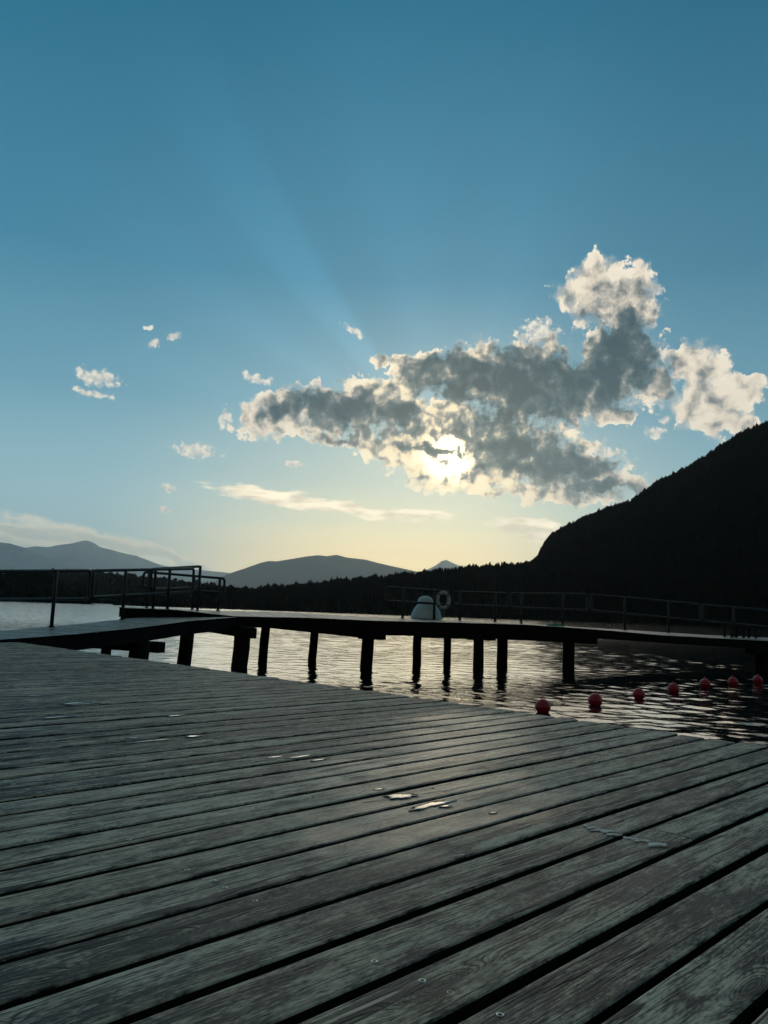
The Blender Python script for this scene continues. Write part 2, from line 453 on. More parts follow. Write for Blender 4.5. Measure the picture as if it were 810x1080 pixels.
M['bench'] = plain('bench_timber', (.02, .02, .018), (.045, .042, .036), 7, .8, spec=.12)
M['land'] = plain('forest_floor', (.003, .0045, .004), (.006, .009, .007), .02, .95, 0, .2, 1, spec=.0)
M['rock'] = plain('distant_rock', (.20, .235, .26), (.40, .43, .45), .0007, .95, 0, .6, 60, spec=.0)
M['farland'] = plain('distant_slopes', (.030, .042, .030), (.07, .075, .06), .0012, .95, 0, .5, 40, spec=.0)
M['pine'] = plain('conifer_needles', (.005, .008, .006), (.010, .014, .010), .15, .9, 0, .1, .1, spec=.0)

def water_mat():
    m, nt, b = new_mat('lake_water')
    P = texco(nt, 'Object')
    a = noise(nt, vmath(nt, 'MULTIPLY', P, (1.0, 1.7, 1)), 4.2, 3, .55)
    c = noise(nt, vmath(nt, 'MULTIPLY', P, (1.0, 1.5, 1)), 17.0, 3, .55)
    x, y, z = sepx(nt, P)
    far = y.step(26.0, 60.0)
    near_b = bump(nt, a * .0045 + c * .0012, 1.0, 1.0)
    fn = noise(nt, vmath(nt, 'MULTIPLY', P, (.8, 1.3, 1)), 2.1, 3, .6, color=True)
    fo = vmath(nt, 'MULTIPLY', vmath(nt, 'SUBTRACT', fn, (.5, .5, .5)), (.36, .36, 0.0))
    geo = nt.nodes.new('ShaderNodeNewGeometry')
    ih = vmath(nt, 'NORMALIZE', vmath(nt, 'MULTIPLY', Sock(nt, geo.outputs['Incoming']), (1.0, 1.0, 0.0)))
    cmp_ = vmath(nt, 'DOT_PRODUCT', fo, ih, out=1)
    # at a grazing view only the wave faces that lean towards the eye are seen, the others hide behind crests
    fo = vmath(nt, 'ADD', fo, vmath(nt, 'SCALE', ih, scale=cmp_._m('ABSOLUTE') - cmp_))
    far_n = vmath(nt, 'NORMALIZE', vmath(nt, 'ADD', fo, (0.0, 0.0, 1.0)))
    mixn = nt.nodes.new('ShaderNodeMix'); mixn.data_type = 'VECTOR'
    nt.links.new(far.o, mixn.inputs[0]); nt.links.new(near_b.o, mixn.inputs[4]); nt.links.new(far_n.o, mixn.inputs[5])
    setin(nt, b, 'Normal', Sock(nt, mixn.outputs[1]))
    b.inputs['Base Color'].default_value = (.004, .010, .011, 1)
    setin(nt, b, 'Roughness', far * .06 + .05)
    b.inputs['IOR'].default_value = 1.333
    setin(nt, b, 'Coat Weight', far); b.inputs['Coat IOR'].default_value = 1.6; b.inputs['Coat Roughness'].default_value = .08
    setin(nt, b, 'Coat Normal', Sock(nt, mixn.outputs[1]))
    return m
M['water'] = water_mat()
def puddle_mat():
    m, nt, b = new_mat('thin_water_film')
    b.inputs['Base Color'].default_value = (.02, .024, .022, 1)
    n = noise(nt, texco(nt), 30, 3, .5)
    b.inputs['Roughness'].default_value = .07; b.inputs['IOR'].default_value = 1.333
    b.inputs['Coat Weight'].default_value = 1.0; b.inputs['Coat IOR'].default_value = 1.5; b.inputs['Coat Roughness'].default_value = .05
    setin(nt, b, 'Normal', bump(nt, n, .12, .004))
    return m
M['puddle'] = puddle_mat()

# ------------------------------------------------------------------ boards
rng = np.random.default_rng(11)
def boards_mesh(name, mat, boards, frame, parent, width, thick, seg=.16, zfun=None, wobble=.0009):
    """boards: list of (v0, a0, a1[, skew]) in a frame (origin, along, across); one mesh with UV 'board' and board_id"""
    O, A, N = (np.array(q, float) for q in frame)
    V, F, UVS, BID, MI, EW = [], [], [], [], [], []
    base = 0
    # cross-section: cupped top with rounded arrises (v offset, z)
    prof = [(0, -thick), (0, -.0045), (.0012, -.0015), (.004, 0), (.011, .0005), (width * .5, .0007), (width - .011, .0005), (width - .004, 0), (width - .0012, -.0015), (width, -.0045), (width, -thick)]
    npf = len(prof)
    for bi, bd in enumerate(boards):
        v0, a0, a1 = bd[:3]
        n = max(2, int(abs(a1 - a0) / seg) + 1)
        al = np.linspace(a0, a1, n)
        ph = rng.random(6) * 6.28
        wob = wobble * (np.sin(al * 1.1 + ph[0]) + .6 * np.sin(al * 2.7 + ph[1]))
        zz = wobble * (np.sin(al * .9 + ph[2]) + .7 * np.sin(al * 2.3 + ph[3])) + rng.normal(0, wobble * .9)
        tilt = rng.normal(0, .008)
        wsc = 1 + rng.normal(0, .016)
        rid = rng.random()
        for i in range(n):
            for (pv, pz) in prof:
                vv = v0 + pv * wsc + wob[i]
                z = zz[i] + pz + tilt * (pv - width / 2)
                if zfun is not None: z += zfun(al[i], vv)
                V.append(O + A * al[i] + N * vv + np.array((0, 0, z)))
                UVS.append((al[i], v0 + pv)); BID.append(rid); EW.append(1.0 if (pv < .002 or pv > width - .002) else (.75 if pz > -.0001 and pz < .0003 else 0.0))
        for i in range(n - 1):
            for k in range(npf - 1):
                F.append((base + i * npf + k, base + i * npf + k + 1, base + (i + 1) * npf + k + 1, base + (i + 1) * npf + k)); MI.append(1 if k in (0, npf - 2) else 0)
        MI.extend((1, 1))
        F.append(tuple(base + k for k in range(npf)))
        F.append(tuple(base + (n - 1) * npf + k for k in range(npf))[::-1])
        base += n * npf
    me = bpy.data.meshes.new(name)
    me.from_pydata([tuple(v) for v in V], [], F)
    uvl = me.uv_layers.new(name='board')
    e_ = me.attributes.new('edge_wear', 'FLOAT', 'POINT'); e_.data.foreach_set('value', np.array(EW, np.float32))
    li = np.empty(len(me.loops), np.int32); me.loops.foreach_get('vertex_index', li)
    uvl.data.foreach_set('uv', np.array(UVS, np.float32)[li].ravel())
    a = me.attributes.new('board_id', 'FLOAT', 'POINT'); a.data.foreach_set('value', np.array(BID, np.float32))
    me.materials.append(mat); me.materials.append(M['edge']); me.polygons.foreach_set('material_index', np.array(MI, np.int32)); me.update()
    ob = bpy.data.objects.new(name, me); COL.objects.link(ob); ob.parent = parent
    return ob

WZ = -.72                                  # lake level, platform boards at 0
TH = rad(44.91)
PA = np.array((math.sin(TH), math.cos(TH), 0)); PN = np.array((-math.cos(TH), math.sin(TH), 0))
PITCH_B, BW = .16, .1345
S0 = 2.0822 * EYE                          # gap centre of line 0
EDGE = 7.02 * EYE
def plat(al, n, z=0.0):
    p = PA * al + PN * n
    return Vector((p[0], p[1], z))

# bathing platform -------------------------------------------------
platform = thing('bathing_platform', 'broad grey weathered plank platform with dark gaps filling the foreground', 'platform', (0, 0, 0))
gap = PITCH_B - BW
bl = []
for k in range(-19, 98):
    v0 = S0 + k * PITCH_B + gap / 2 + rng.normal(0, .0016)
    e = EDGE + rng.normal(0, .008)
    r = rng.random()
    joints = []
    if rng.random() < .05: joints = [rng.choice([1.07, 2.27, -.13, 3.2]) + .06]
    pts = [-4.2] + joints + [e]
    for a, b_ in zip(pts[:-1], pts[1:]):
        bl.append((v0, a + (.002 if a > -4 else 0), b_ - .002))
boards_mesh('deck_boards', M['deck'], bl, ((0, 0, 0), PA, PN), platform, BW, .042)
JO = [-3.5, -2.33, -1.26, -.13, 1.065, 2.2, 3.3, 4.22]
for a in JO:
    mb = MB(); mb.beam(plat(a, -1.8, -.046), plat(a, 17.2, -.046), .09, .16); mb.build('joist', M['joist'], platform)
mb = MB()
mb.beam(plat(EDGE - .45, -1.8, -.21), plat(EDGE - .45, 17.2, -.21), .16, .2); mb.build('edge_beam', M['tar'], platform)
for n in (1.0, 4.5, 8.0, 11.5, 15.0):
    mb = MB(); p = plat(EDGE - .45, n)
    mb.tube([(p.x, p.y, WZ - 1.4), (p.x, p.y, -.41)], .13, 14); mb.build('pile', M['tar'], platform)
# screw heads: two per board on each joist
mb = MB()
for k in range(-16, 80):
    v0 = S0 + k * PITCH_B
    for a in JO[3:]:
        if v0 > 7 and rng.random() < .3: continue
        for q in (.052, .108):
            if rng.random() < .1: continue
            aa = a + rng.normal(0, .009); nn = v0 + q + rng.normal(0, .005)
            c = plat(aa, nn, .0008 + rng.normal(0, .0003)); R0 = .0062
            ang = rng.random() * 6.28
            n = 12; vs = []; 
            for rr, zz in ((R0, -.004), (R0, .0002), (R0 * .80, .0005), (R0 * .58, -.0016), (R0 * .40, -.0030)):
                for i in range(n):
                    t = 2 * math.pi * i / n + ang
                    vs.append((c.x + math.cos(t) * rr, c.y + math.sin(t) * rr, c.z + zz))
            fs = []
            for j in range(4):
                for i in range(n):
                    l = (i + 1) % n
                    fs.append((j * n + i, j * n + l, (j + 1) * n + l, (j + 1) * n + i))
            fs.append(tuple(4 * n + i for i in range(n)))
            mb.add(vs, fs, False)
scr = mb.build('screws', M['screw'], platform); scr['kind'] = 'stuff'

# puddles ------------------------------------------------------------
def puddle(px, py, rw, rl, label, group='puddles on the platform boards', seed=0, lobes=3):
    d = ray(px, py); t = -EYE / d.z
    c = Vector((d.x * t, d.y * t, 0))
    rr = random.Random(seed)
    al = c.x * PA[0] + c.y * PA[1]; nn = c.x * PN[0] + c.y * PN[1]
    # keep a film on its own board
    k = math.floor((nn - S0) / PITCH_B)
    mid = S0 + (k + .5) * PITCH_B
    nn = max(mid - (BW / 2 - .014 - rw), min(mid + (BW / 2 - .014 - rw), nn)) if rw < BW / 2 - .016 else mid
    rw = min(rw, BW / 2 - .016)
    N_ = 44
    ph = [rr.random() * 6.28 for _ in range(6)]
    outer = []
    for i in range(N_):
        a = 2 * math.pi * i / N_
        q = 1 + .22 * math.sin(2 * a + ph[0]) + .2 * math.sin(3 * a + ph[1]) + .14 * math.sin(5 * a + ph[2]) + .10 * math.sin(9 * a + ph[3]) + .06 * math.sin(14 * a + ph[4])
        outer.append((math.cos(a) * rl * q, max(-rw, min(rw, math.sin(a) * rw * q))))
    mb = MB(); vs = []
    for s_, z in ((1.0, .0014), (.975, .0032), (.5, .0034)):
        for (a, n) in outer: vs.append(plat(a * s_, n * s_, z))
    fs = []
    for j in range(2):
        for i in range(N_):
            l = (i + 1) % N_
            fs.append((j * N_ + i, j * N_ + l, (j + 1) * N_ + l, (j + 1) * N_ + i))
    fs.append(tuple(2 * N_ + i for i in range(N_)))
    mb.add(vs, fs, True)
    o = mb.build('puddle', M['puddle']); o.location = plat(al, nn)
    tag(o, label, 'puddle', group)
PUD = [
    (445, 847, .028, .085, 'largest bright puddle on the boards below the sun, nearest of the warm glinting patch'),
    (416, 839, .040, .055, 'broad warm glinting puddle just behind the largest one'),
    (470, 851, .012, .022, 'small round glint at the right end of the warm puddle patch'),
    (400, 833, .010, .030, 'thin pale puddle sliver behind the broad warm puddle'),
    (183, 755, .016, .060, 'pale puddle on the left boards, nearer of two side by side'),
    (203, 777, .024, .045, 'small square-edged pale puddle in the middle of the left boards'),
    (157, 782, .012, .105, 'long thin pale puddle streak on the left boards'),
    (220, 781, .010, .060, 'thin pale streak close behind the square-edged puddle'),
    (140, 779, .010, .025, 'short pale fleck left of the long puddle streak'),
    (74, 741, .030, .085, 'bright oval puddle far left on the boards near the walkway'),
    (58, 757, .022, .085, 'flat bright puddle far left just nearer than the oval one'),
    (88, 743, .016, .085, 'dim thin puddle right beside the bright oval far left puddle'),
    (38, 733, .016, .110, 'dull flat puddle by the left edge of the frame'),
    (6, 724, .014, .040, 'tiny bright puddle at the very left edge of the frame'),
    (290, 799, .012, .045, 'faint pale puddle left of the flat middle one'),
    (318, 799, .014, .060, 'flat pale puddle in the middle of the platform'),
    (336, 802, .010, .050, 'faint streak right of the flat middle puddle'),
    (520, 858, .008, .016, 'small round glint alone on the boards right of the warm patch'),
]
for i, p in enumerate(PUD): puddle(*p, seed=i * 7 + 3)

# chalky scuff across two boards, part of the platform itself
mb = MB(); rr = random.Random(4)
for i in range(17):
    f = i / 16
    px, py = 612 + 92 * f + rr.uniform(-2, 2), 871 + 24 * f + rr.uniform(-1.5, 1.5)
    d = ray(px, py); t = -EYE / d.z; al = d.x * t * PA[0] + d.y * t * PA[1]; nn = d.x * t * PN[0] + d.y * t * PN[1]
    k = (nn - S0) / PITCH_B; k -= math.floor(k)
    if k < .12 or k > .88: continue
    L, W_ = rr.uniform(.008, .022), rr.uniform(.005, .011)
    n = 14; ph = [rr.random() * 6.28 for _ in range(3)]
    ring = []
    for j in range(n):
        a_ = 2 * math.pi * j / n; q = 1 + .3 * math.sin(2 * a_ + ph[0]) + .25 * math.sin(3 * a_ + ph[1]) + .15 * math.sin(5 * a_ + ph[2])
        ring.append((math.cos(a_) * L * q, math.sin(a_) * W_ * q))
    mb = MB()
    mb.add([plat(al + a_ * .8 + b_ * .6, nn + b_ - a_ * .5, .0032 + i * .00012) for a_, b_ in ring] + [plat(al + a_ * .8 + b_ * .6, nn + b_ - a_ * .5, .0008) for a_, b_ in ring],
           [tuple(range(n))] + [(j, n + j, n + (j + 1) % n, (j + 1) % n) for j in range(n)])
    mb.build('paint_scuff', M['scuff'], platform)

# ------------------------------------------------------------------ walkway and pier
def lerp_tab(t, tab):
    return float(np.interp(t, [q[0] for q in tab], [q[1] for q in tab]))
# ramp from the platform out to the pier
RO_ = Vector((-5.5, 11.1, 0)); RD = Vector((.336, .942, 0)).normalized(); RN = Vector((-RD.y, RD.x, 0)); RW = 1.5
def rz(t): return lerp_tab(t, [(-1.5, -.01), (0, .035), (1.7, .10), (3.45, .20), (4.85, .31), (6.9, .412), (9, .45)])
PC = Vector((-3.28, 17.5, 0)); PD = Vector((.937, .349, 0)).normalized(); PNn = Vector((-PD.y, PD.x, 0)); PW = 2.5
NEAR = [(-3, .53), (-1.3, .52), (0, .42), (1.7, .44), (3.55, .42), (6, .44), (7.6, .44), (9.4, .385), (11.9, .27), (15.8, .19), (22, .12)]
FAR = [(-3, .54), (0, .52), (1.7, .54), (3.55, .50), (6, .49), (7.6, .47), (9.4, .43), (11.9, .37), (15.8, .27), (22, .20)]
def pz(u, w): 
    f = min(1, max(0, w / PW))
    return lerp_tab(u, NEAR) * (1 - f) + lerp_tab(u, FAR) * f
def P3(u, w, dz=0): 
    p = PC + PD * u + PNn * w
    return Vector((p.x, p.y, pz(u, w) + dz))
def R3(t, w, dz=0):
    p = RO_ + RD * t + RN * w
    return Vector((p.x, p.y, rz(t) + dz))
ramp = thing('walkway_ramp', 'narrow plank walkway rising from the left platform edge to the pier', 'walkway', (0, 0, 0))
bl = []
t = -1.15
while t < 6.86:
    # the far end is cut on the skew where it meets the pier
    t_left = 5.50
    w1 = RW if t + .14 < t_left else max(.05, RW * (6.88 - (t + .14)) / (6.88 - t_left))
    w0 = 0.0 if t > -.05 else min(RW - .1, -t * 1.22)
    bl.append((t, w0 + rng.normal(0, .008), w1 + rng.normal(0, .008))); t += .15
boards_mesh('deck_boards', M['walk'], bl, (tuple(RO_), tuple(RN), tuple(RD)), ramp, .138, .045, .3, zfun=lambda a, v: rz(v))
for w in (.07, RW - .07):
    for t0, t1 in ((.02, 1.7), (1.7, 3.45), (3.45, 4.85), (4.85, 5.5 if w > 1 else 6.8)):
        mb = MB(); mb.beam(R3(t0, w, -.047), R3(t1, w, -.047), .12, .22); mb.build('side_beam', M['tar'], ramp)
def pile(parent, x, y, ztop, r, lean=(0, 0), name='pile'):
    mb = MB(); n = 7; pts = []; rd = []
    for i in range(n):
        f = i / (n - 1); z = WZ - 1.6 + (ztop - WZ + 1.6) * f
        pts.append((x + lean[0] * (z - ztop) + rng.normal(0, .006), y + lean[1] * (z - ztop), z)); rd.append(r * (1.04 - .07 * f + rng.normal(0, .015)))
    mb.tube(pts, r, 14, radii=rd); return mb.build(name, M['tar'], parent)
def on_line(px, py, P0, D):
    """point where the ray through a pixel meets the vertical plane over a plan line"""
    d = ray(px, py); n = Vector((-D.y, D.x, 0)); e = Vector((0, 0, EYE))
    s = (P0 - e).dot(n) / d.dot(n)
    return e + d * s
for (px, w, r) in ((147.5, .10, .185), (112.5, RW - .12, .10), (196.5, .08, .145)):
    p = on_line(px, 688, RO_ + RN * w, RD); p.z = rz((p - RO_).dot(RD)); pile(ramp, p.x, p.y, p.z - (.27 if r > .15 or r < .11 else .20), r, (.05, 0))
mb = MB(); a, b_ = on_line(170.5, 681, RO_ - RN * .12, RD), on_line(99, 681, RO_ + RN * (RW + .1), RD); b_.z = a.z = rz(3.2) - .262
mb.beam(a, b_, .2, .20); mb.build('cap_beam', M['tar'], ramp)

pier = thing('wooden_pier', 'long dark wooden pier on piles crossing the lake beyond the platform', 'pier', (0, 0, 0))
bl = []
u = -2.4
while u < 21.5:
    bl.append((u, rng.normal(0, .012), PW + rng.normal(0, .012))); u += .15
boards_mesh('deck_boards', M['walk'], bl, (tuple(PC), tuple(PNn), tuple(PD)), pier, .138, .045, .5, zfun=lambda a, v: pz(v, a))
# stringers, near and far side, in the lengths they were laid
SEG = [(-2.4, 0.0, .20, .20), (0.0, .7, .20, .20), (.7, 3.45, .20, .40), (3.45, 4.5, .30, .30), (4.5, 6.55, .34, .36), (6.55, 9.75, .34, .33), (9.75, 14.5, .19, .20), (14.5, 21, .20, .20)]
for (u0, u1, h0, h1) in SEG:
    for w in (.06, PW - .06):
        if w > 1: h0 = h1 = .2
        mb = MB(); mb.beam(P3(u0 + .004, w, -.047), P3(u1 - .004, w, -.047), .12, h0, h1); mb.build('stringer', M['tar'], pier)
for (px, d, r, h) in ((255, 17.25, .185, .40), (388, 18.85, .15, .55), (505, 19.75, .135, .48), (600, 20.75, .165, .44), (803, 23.2, .19, .40),
                      (279, 19.2, .115, .40), (331, 20.3, .11, .42), (440, 20.9, .118, .44), (472, 21.6, .105, .42), (530, 21.9, .155, .42), (700, 24.3, .0, .0)):
    if r == 0: continue
    p = at(px, 690, d)
    q = Vector((p.x, p.y, 0)) - PC
    uu, ww = q.dot(PD), q.dot(PNn)
    pile(pier, p.x, p.y, pz(uu, ww) - (.27 if h < .5 else .30), r, (.04 if px < 400 else .01, 0))
def cap(pa, pb, zt, h, w=.2, z2=None):
    mb = MB(); mb.beam((pa[0], pa[1], zt), (pb[0], pb[1], zt if z2 is None else z2), w, h); mb.build('cap_beam', M['tar'], pier)
def pl(px, d):
    p = at(px, 670, d); return (p.x, p.y)
cap(pl(266.5, 16.95), pl(214, 18.6), .19, .23, z2=.27)
cap(pl(405, 18.5), pl(380, 18.7), .2, .22, .3)
cap(pl(522, 19.7), pl(494, 19.9), .2, .185, .3)
cap(pl(628, 20.6), pl(585, 20.8), .2, .20, .3)
cap(pl(790, 22.9), pl(838, 23.6), -.01, .18, .3)

# ------------------------------------------------------------------ railings
def rail(label, P0, D, x0, y0, x1, y1, l0, l1, posts, r=.031, fname='railing', closed=(True, True), group='railings along the walkway and pier', zdeck=None, pr=.034):
    """one welded frame: rounded rectangle of tube between two ends, on posts"""
    a, b = on_line(x0, y0, P0, D), on_line(x1, y1, P0, D)
    c, d = on_line(x0, l0, P0, D), on_line(x1, l1, P0, D)
    c = Vector((a.x, a.y, c.z)); d = Vector((b.x, b.y, d.z))
    org = Vector(((a.x + b.x) / 2, (a.y + b.y) / 2, zdeck(a.x, a.y)))
    root = thing(fname, label, 'railing', org, group)
    h = (b - a).normalized(); rc = .07
    def corner(p, din, dout):
        s, e = p - din * rc, p + dout * rc
        k = .5523
        out = []
        for i in range(6):
            t = i / 5
            out.append(s * (1 - t) ** 3 + (s + din * rc * k) * 3 * t * (1 - t) ** 2 + (e - dout * rc * k) * 3 * t * t * (1 - t) + e * t ** 3)
        return out
    up = Vector((0, 0, 1)); h2 = (d - c).normalized()
    mb = MB()
    pts = corner(b, h, -up) + corner(d, -up, -h2) + corner(c, -h2, up) + corner(a, up, h)
    mb.tube([p - org for p in pts], r, 10, closed=True)
    mb.build('tube_frame', M['steel'], root)
    L = (b - a).length
    for px in posts:
        m_ = on_line(px, (y0 + y1) / 2, P0, D)
        f = max(-.02, min(1.02, (Vector((m_.x - a.x, m_.y - a.y, 0)).length * (1 if (m_ - a).dot(h) > 0 else -1)) / max(1e-6, Vector((b.x - a.x, b.y - a.y, 0)).length)))
        tp = a + (b - a) * f
        n = Vector((-D.y, D.x, 0)) * -.034
        zb = zdeck(tp.x, tp.y)
        mb = MB(); mb.tube([(tp.x + n.x - org.x, tp.y + n.y - org.y, zb - org.z), (tp.x + n.x - org.x, tp.y + n.y - org.y, tp.z - org.z + .015)], pr, 10)
        fl = MB(); fl.lathe([(.055, 0), (.055, .012), (.03, .016)], (tp.x + n.x - org.x, tp.y + n.y - org.y, zb - org.z + .002), 12)
        po = mb.build('post', M['steel'], root); fl.build('foot_plate', M['steel'], po)
        po.parent = root
    return root
def zd_ramp(x, y):
    q = Vector((x, y, 0)) - RO_; t = q.dot(RD)
    q2 = Vector((x, y, 0)) - PC
    if q2.dot(PNn) > 0: return pz(q2.dot(PD), q2.dot(PNn)) + .004
    return rz(t) + .004
def zd_pier(x, y):
    q = Vector((x, y, 0)) - PC
    return pz(q.dot(PD), q.dot(PNn)) + .004
LR = RO_ + RN * (RW - .06)
rail('dark tube railing frame at the left picture edge beside the ramp', LR, RD, -70, 603.5, 95.5, 601.8, 633.5, 631.8, (-55, 58), zdeck=zd_ramp)
rail('dark tube railing frame in the middle of the ramp side, nearest the pier junction', LR, RD, 99, 602, 204.5, 599.8, 630.2, 624, (131.5, 178), zdeck=zd_ramp)
rail('short taller railing frame rising above the ramp railing where ramp meets pier', LR + RN * .12, RD, 160, 600.3, 211.5, 597.3, 622, 620, (163, 210), zdeck=zd_ramp, r=.032)
FR = PC + PNn * (PW - .12)
rail('low railing frame on the short pier end behind the ramp railing', FR, PD, 152, 603.2, 237, 610.2, 619, 625.5, (157, 205, 232), zdeck=zd_pier)
IR = PC + PNn * (PW - .55)
rail('pale railing section in front of the white cover, left end of the pier railing', IR, PD, 407, 619.5, 474.5, 624, 633.8, 637.4, (425, 458), zdeck=zd_pier)
rail('pier railing section just right of the life ring', IR, PD, 478, 624.2, 536, 625.8, 637.6, 640.4, (485, 522), zdeck=zd_pier)
rail('pier railing section behind the teal cloth with rounded right end', IR, PD, 538.5, 625.8, 620, 626.6, 640.6, 643.6, (549.5, 593), zdeck=zd_pier)
rail('long descending pier railing section right of the teal cloth', IR, PD, 623.5, 627, 738, 637.2, 643.8, 654.5, (658, 704), zdeck=zd_pier)
rail('pier railing section at the right picture edge beside the low bench', IR, PD, 741, 637.6, 870, 648.5, 654.8, 666.5, (773, 850), zdeck=zd_pier)

# ------------------------------------------------------------------ things on the pier
# tarpaulin-covered stack with a rounded head
cp = on_line(449.5, 652.5, PC + PNn * (PW - .22), PD)
cz = zd_pier(cp.x, cp.y)
cov = thing('tarpaulin_cover', 'pale blue-white dome-shaped cover with a rounded head standing on the pier', 'cover', (cp.x, cp.y, cz))
k_ = 810 / cp.y
def fold(a, f): return 1 + (.035 * math.sin(7 * a + 1) + .02 * math.sin(12 * a)) * (1 - f)
mb = MB(); mb.lathe([(.445, .0), (.45, .02), (.43, .09), (.40, .17), (.36, .25), (.31, .33), (.25, .40), (.20, .44)], (0, 0, 0), 40, 1.0, .55, fold); mb.build('skirt', M['cover'], cov)
mb = MB(); mb.lathe([(.215, .425), (.222, .46), (.212, .51), (.19, .56), (.15, .60), (.09, .628), (.03, .638)], (-.035, 0, 0), 32, 1.0, .7); mb.build('head', M['cover'], cov)
# life ring
lp = on_line(467.5, 633, IR + PNn * -.07, PD)
lr = thing('life_ring', 'pale life ring hanging on the pier railing beside the white cover', 'life ring', lp)
ca = PD; up = Vector((0, 0, 1))
def ringpt(a, rr=.175, off=0.0, sy=1.18): return ca * math.cos(a) * rr + up * math.sin(a) * rr * sy + PNn * off
mb = MB(); mb.tube([ringpt(2 * math.pi * i / 40) for i in range(40)], .046, 12, closed=True); mb.build('ring_body', M['ring'], lr)
for q in range(4):
    mb = MB(); a0 = math.pi / 4 + q * math.pi / 2
    mb.tube([ringpt(a0 - .16 + .32 * i / 6) for i in range(7)], .050, 12); mb.build('reflective_band', M['band'], lr)
mb = MB(); mb.tube([ringpt(2 * math.pi * i / 80, .228 + .012 * math.cos(4 * 2 * math.pi * i / 80 + math.pi)) for i in range(80)], .008, 6, closed=True); mb.build('grab_rope', M['rope'], lr)
mb = MB(); mb.tube([ringpt(-1.9, .20), ringpt(-1.75, .27) - PNn * .02, ringpt(-1.5, .30), ringpt(-1.3, .26), ringpt(-1.55, .36), ringpt(-1.8, .32), ringpt(-1.6, .42), ringpt(-1.4, .36)], .012, 8)
mb.build('rope_coil', M['rope'], lr)
# teal cloth
tp = on_line(586, 659.5, PC + PNn * .75, PD); tz = zd_pier(tp.x, tp.y)
mb = MB(); vs = []; nx, ny = 16, 8
for j in range(ny + 1):
    for i in range(nx + 1):
        a, b_ = i / nx - .5, j / ny - .5
        edge = max(abs(a), abs(b_)) * 2
        z = (.055 * (1 - edge ** 4) + .018 * math.sin(9 * a + 2) * math.cos(7 * b_) + .012) if edge < 1 else .004
        p = PD * a * .40 + PNn * b_ * .30
        vs.append((p.x, p.y, max(.004, z)))
fs = [(j * (nx + 1) + i, j * (nx + 1) + i + 1, (j + 1) * (nx + 1) + i + 1, (j + 1) * (nx + 1) + i) for j in range(ny) for i in range(nx)]
fs.append(tuple([i for i in range(nx + 1)] + [j * (nx + 1) + nx for j in range(1, ny + 1)] + [ny * (nx + 1) + i for i in range(nx - 1, -1, -1)] + [j * (nx + 1) for j in range(ny - 1, 0, -1)])[::-1])
mb.add(vs, fs, True); o = mb.build('folded_towel', M['towel']); o.location = (tp.x, tp.y, tz + .002); tag(o, 'folded teal towel lying on the pier boards', 'towel')
# low bench near the right end
bp = on_line(781, 672, PC + PNn * 1.35, PD); bz = zd_pier(bp.x, bp.y)
bench = thing('low_bench', 'low dark slatted bench on the pier near the right picture edge', 'bench', (bp.x, bp.y, bz))
for j in range(3):
    mb = MB(); a = PD * -.62 + PNn * (j * .13 - .13); b_ = PD * .62 + PNn * (j * .13 - .13)
    mb.beam((a.x, a.y, .37), (b_.x, b_.y, .35), .11, .035); mb.build('seat_slat', M['bench'], bench)
for sx in (-.5, -.02, .48):
    for sy in (-.14, .14):
        mb = MB(); p = PD * sx + PNn * sy; mb.beam((p.x - .03, p.y, .327), (p.x + .03, p.y, .327), .06, .327); mb.build('leg', M['bench'], bench)

# ------------------------------------------------------------------ buoys
BUO = [(572.5, 745, 8.6, 'red ball buoy nearest the platform edge, largest and leftmost of the line'),
       (627, 738.5, 7.8, 'red ball buoy second from the platform edge in the line'),
       (673, 731.5, 7.2, 'red ball buoy third from the platform edge in the line'),
       (711, 725.5, 6.6, 'red ball buoy in the very middle of the line of seven'),
       (744, 721, 6.2, 'red ball buoy third from the far right end of the line'),
       (773.5, 719, 5.7, 'red ball buoy last but one towards the right picture edge'),
       (799, 716.8, 5.7, 'red ball buoy at the right picture edge, smallest of the line')]
bpos = []
for i, (px, py, rp, lab) in enumerate(BUO):
    d = ray(px, py + rp * .72); t = (WZ - EYE) / d.z
    c = Vector((d.x * t, d.y * t, WZ)); bpos.append(c)
R_ = .110
root0 = thing('buoy', BUO[0][3], 'buoy', bpos[0], 'red buoys in a line on the water')
mb = MB()
prof = [(R_ * math.sin(math.pi * i / 20), -R_ * math.cos(math.pi * i / 20)) for i in range(1, 20)]
prof = prof[:9] + [(R_ * 1.0, -.012), (R_ * 1.025, -.008), (R_ * 1.025, .008), (R_ * 1.0, .012)] + prof[10:]
mb.lathe(prof, (0, 0, R_ * .72), 32); body0 = mb.build('float_ball', M['buoy'], root0)
mb = MB(); mb.tube([(.022 * math.cos(a), 0, R_ * 1.72 + .012 + .022 * math.sin(a)) for a in np.linspace(-.5, 3.64, 12)], .006, 8); eye0 = mb.build('mooring_eye', M['buoy'], root0)
for i in range(1, 7):
    r_ = root0.copy(); COL.objects.link(r_); r_.location = bpos[i]; r_['label'] = BUO[i][3]; r_.scale = (1 + rng.normal(0, .04),) * 3; r_.rotation_euler = (rng.normal(0, .12), rng.normal(0, .12), rng.random() * 6)
    for c_ in (body0, eye0):
        q = c_.copy(); COL.objects.link(q); q.parent = r_

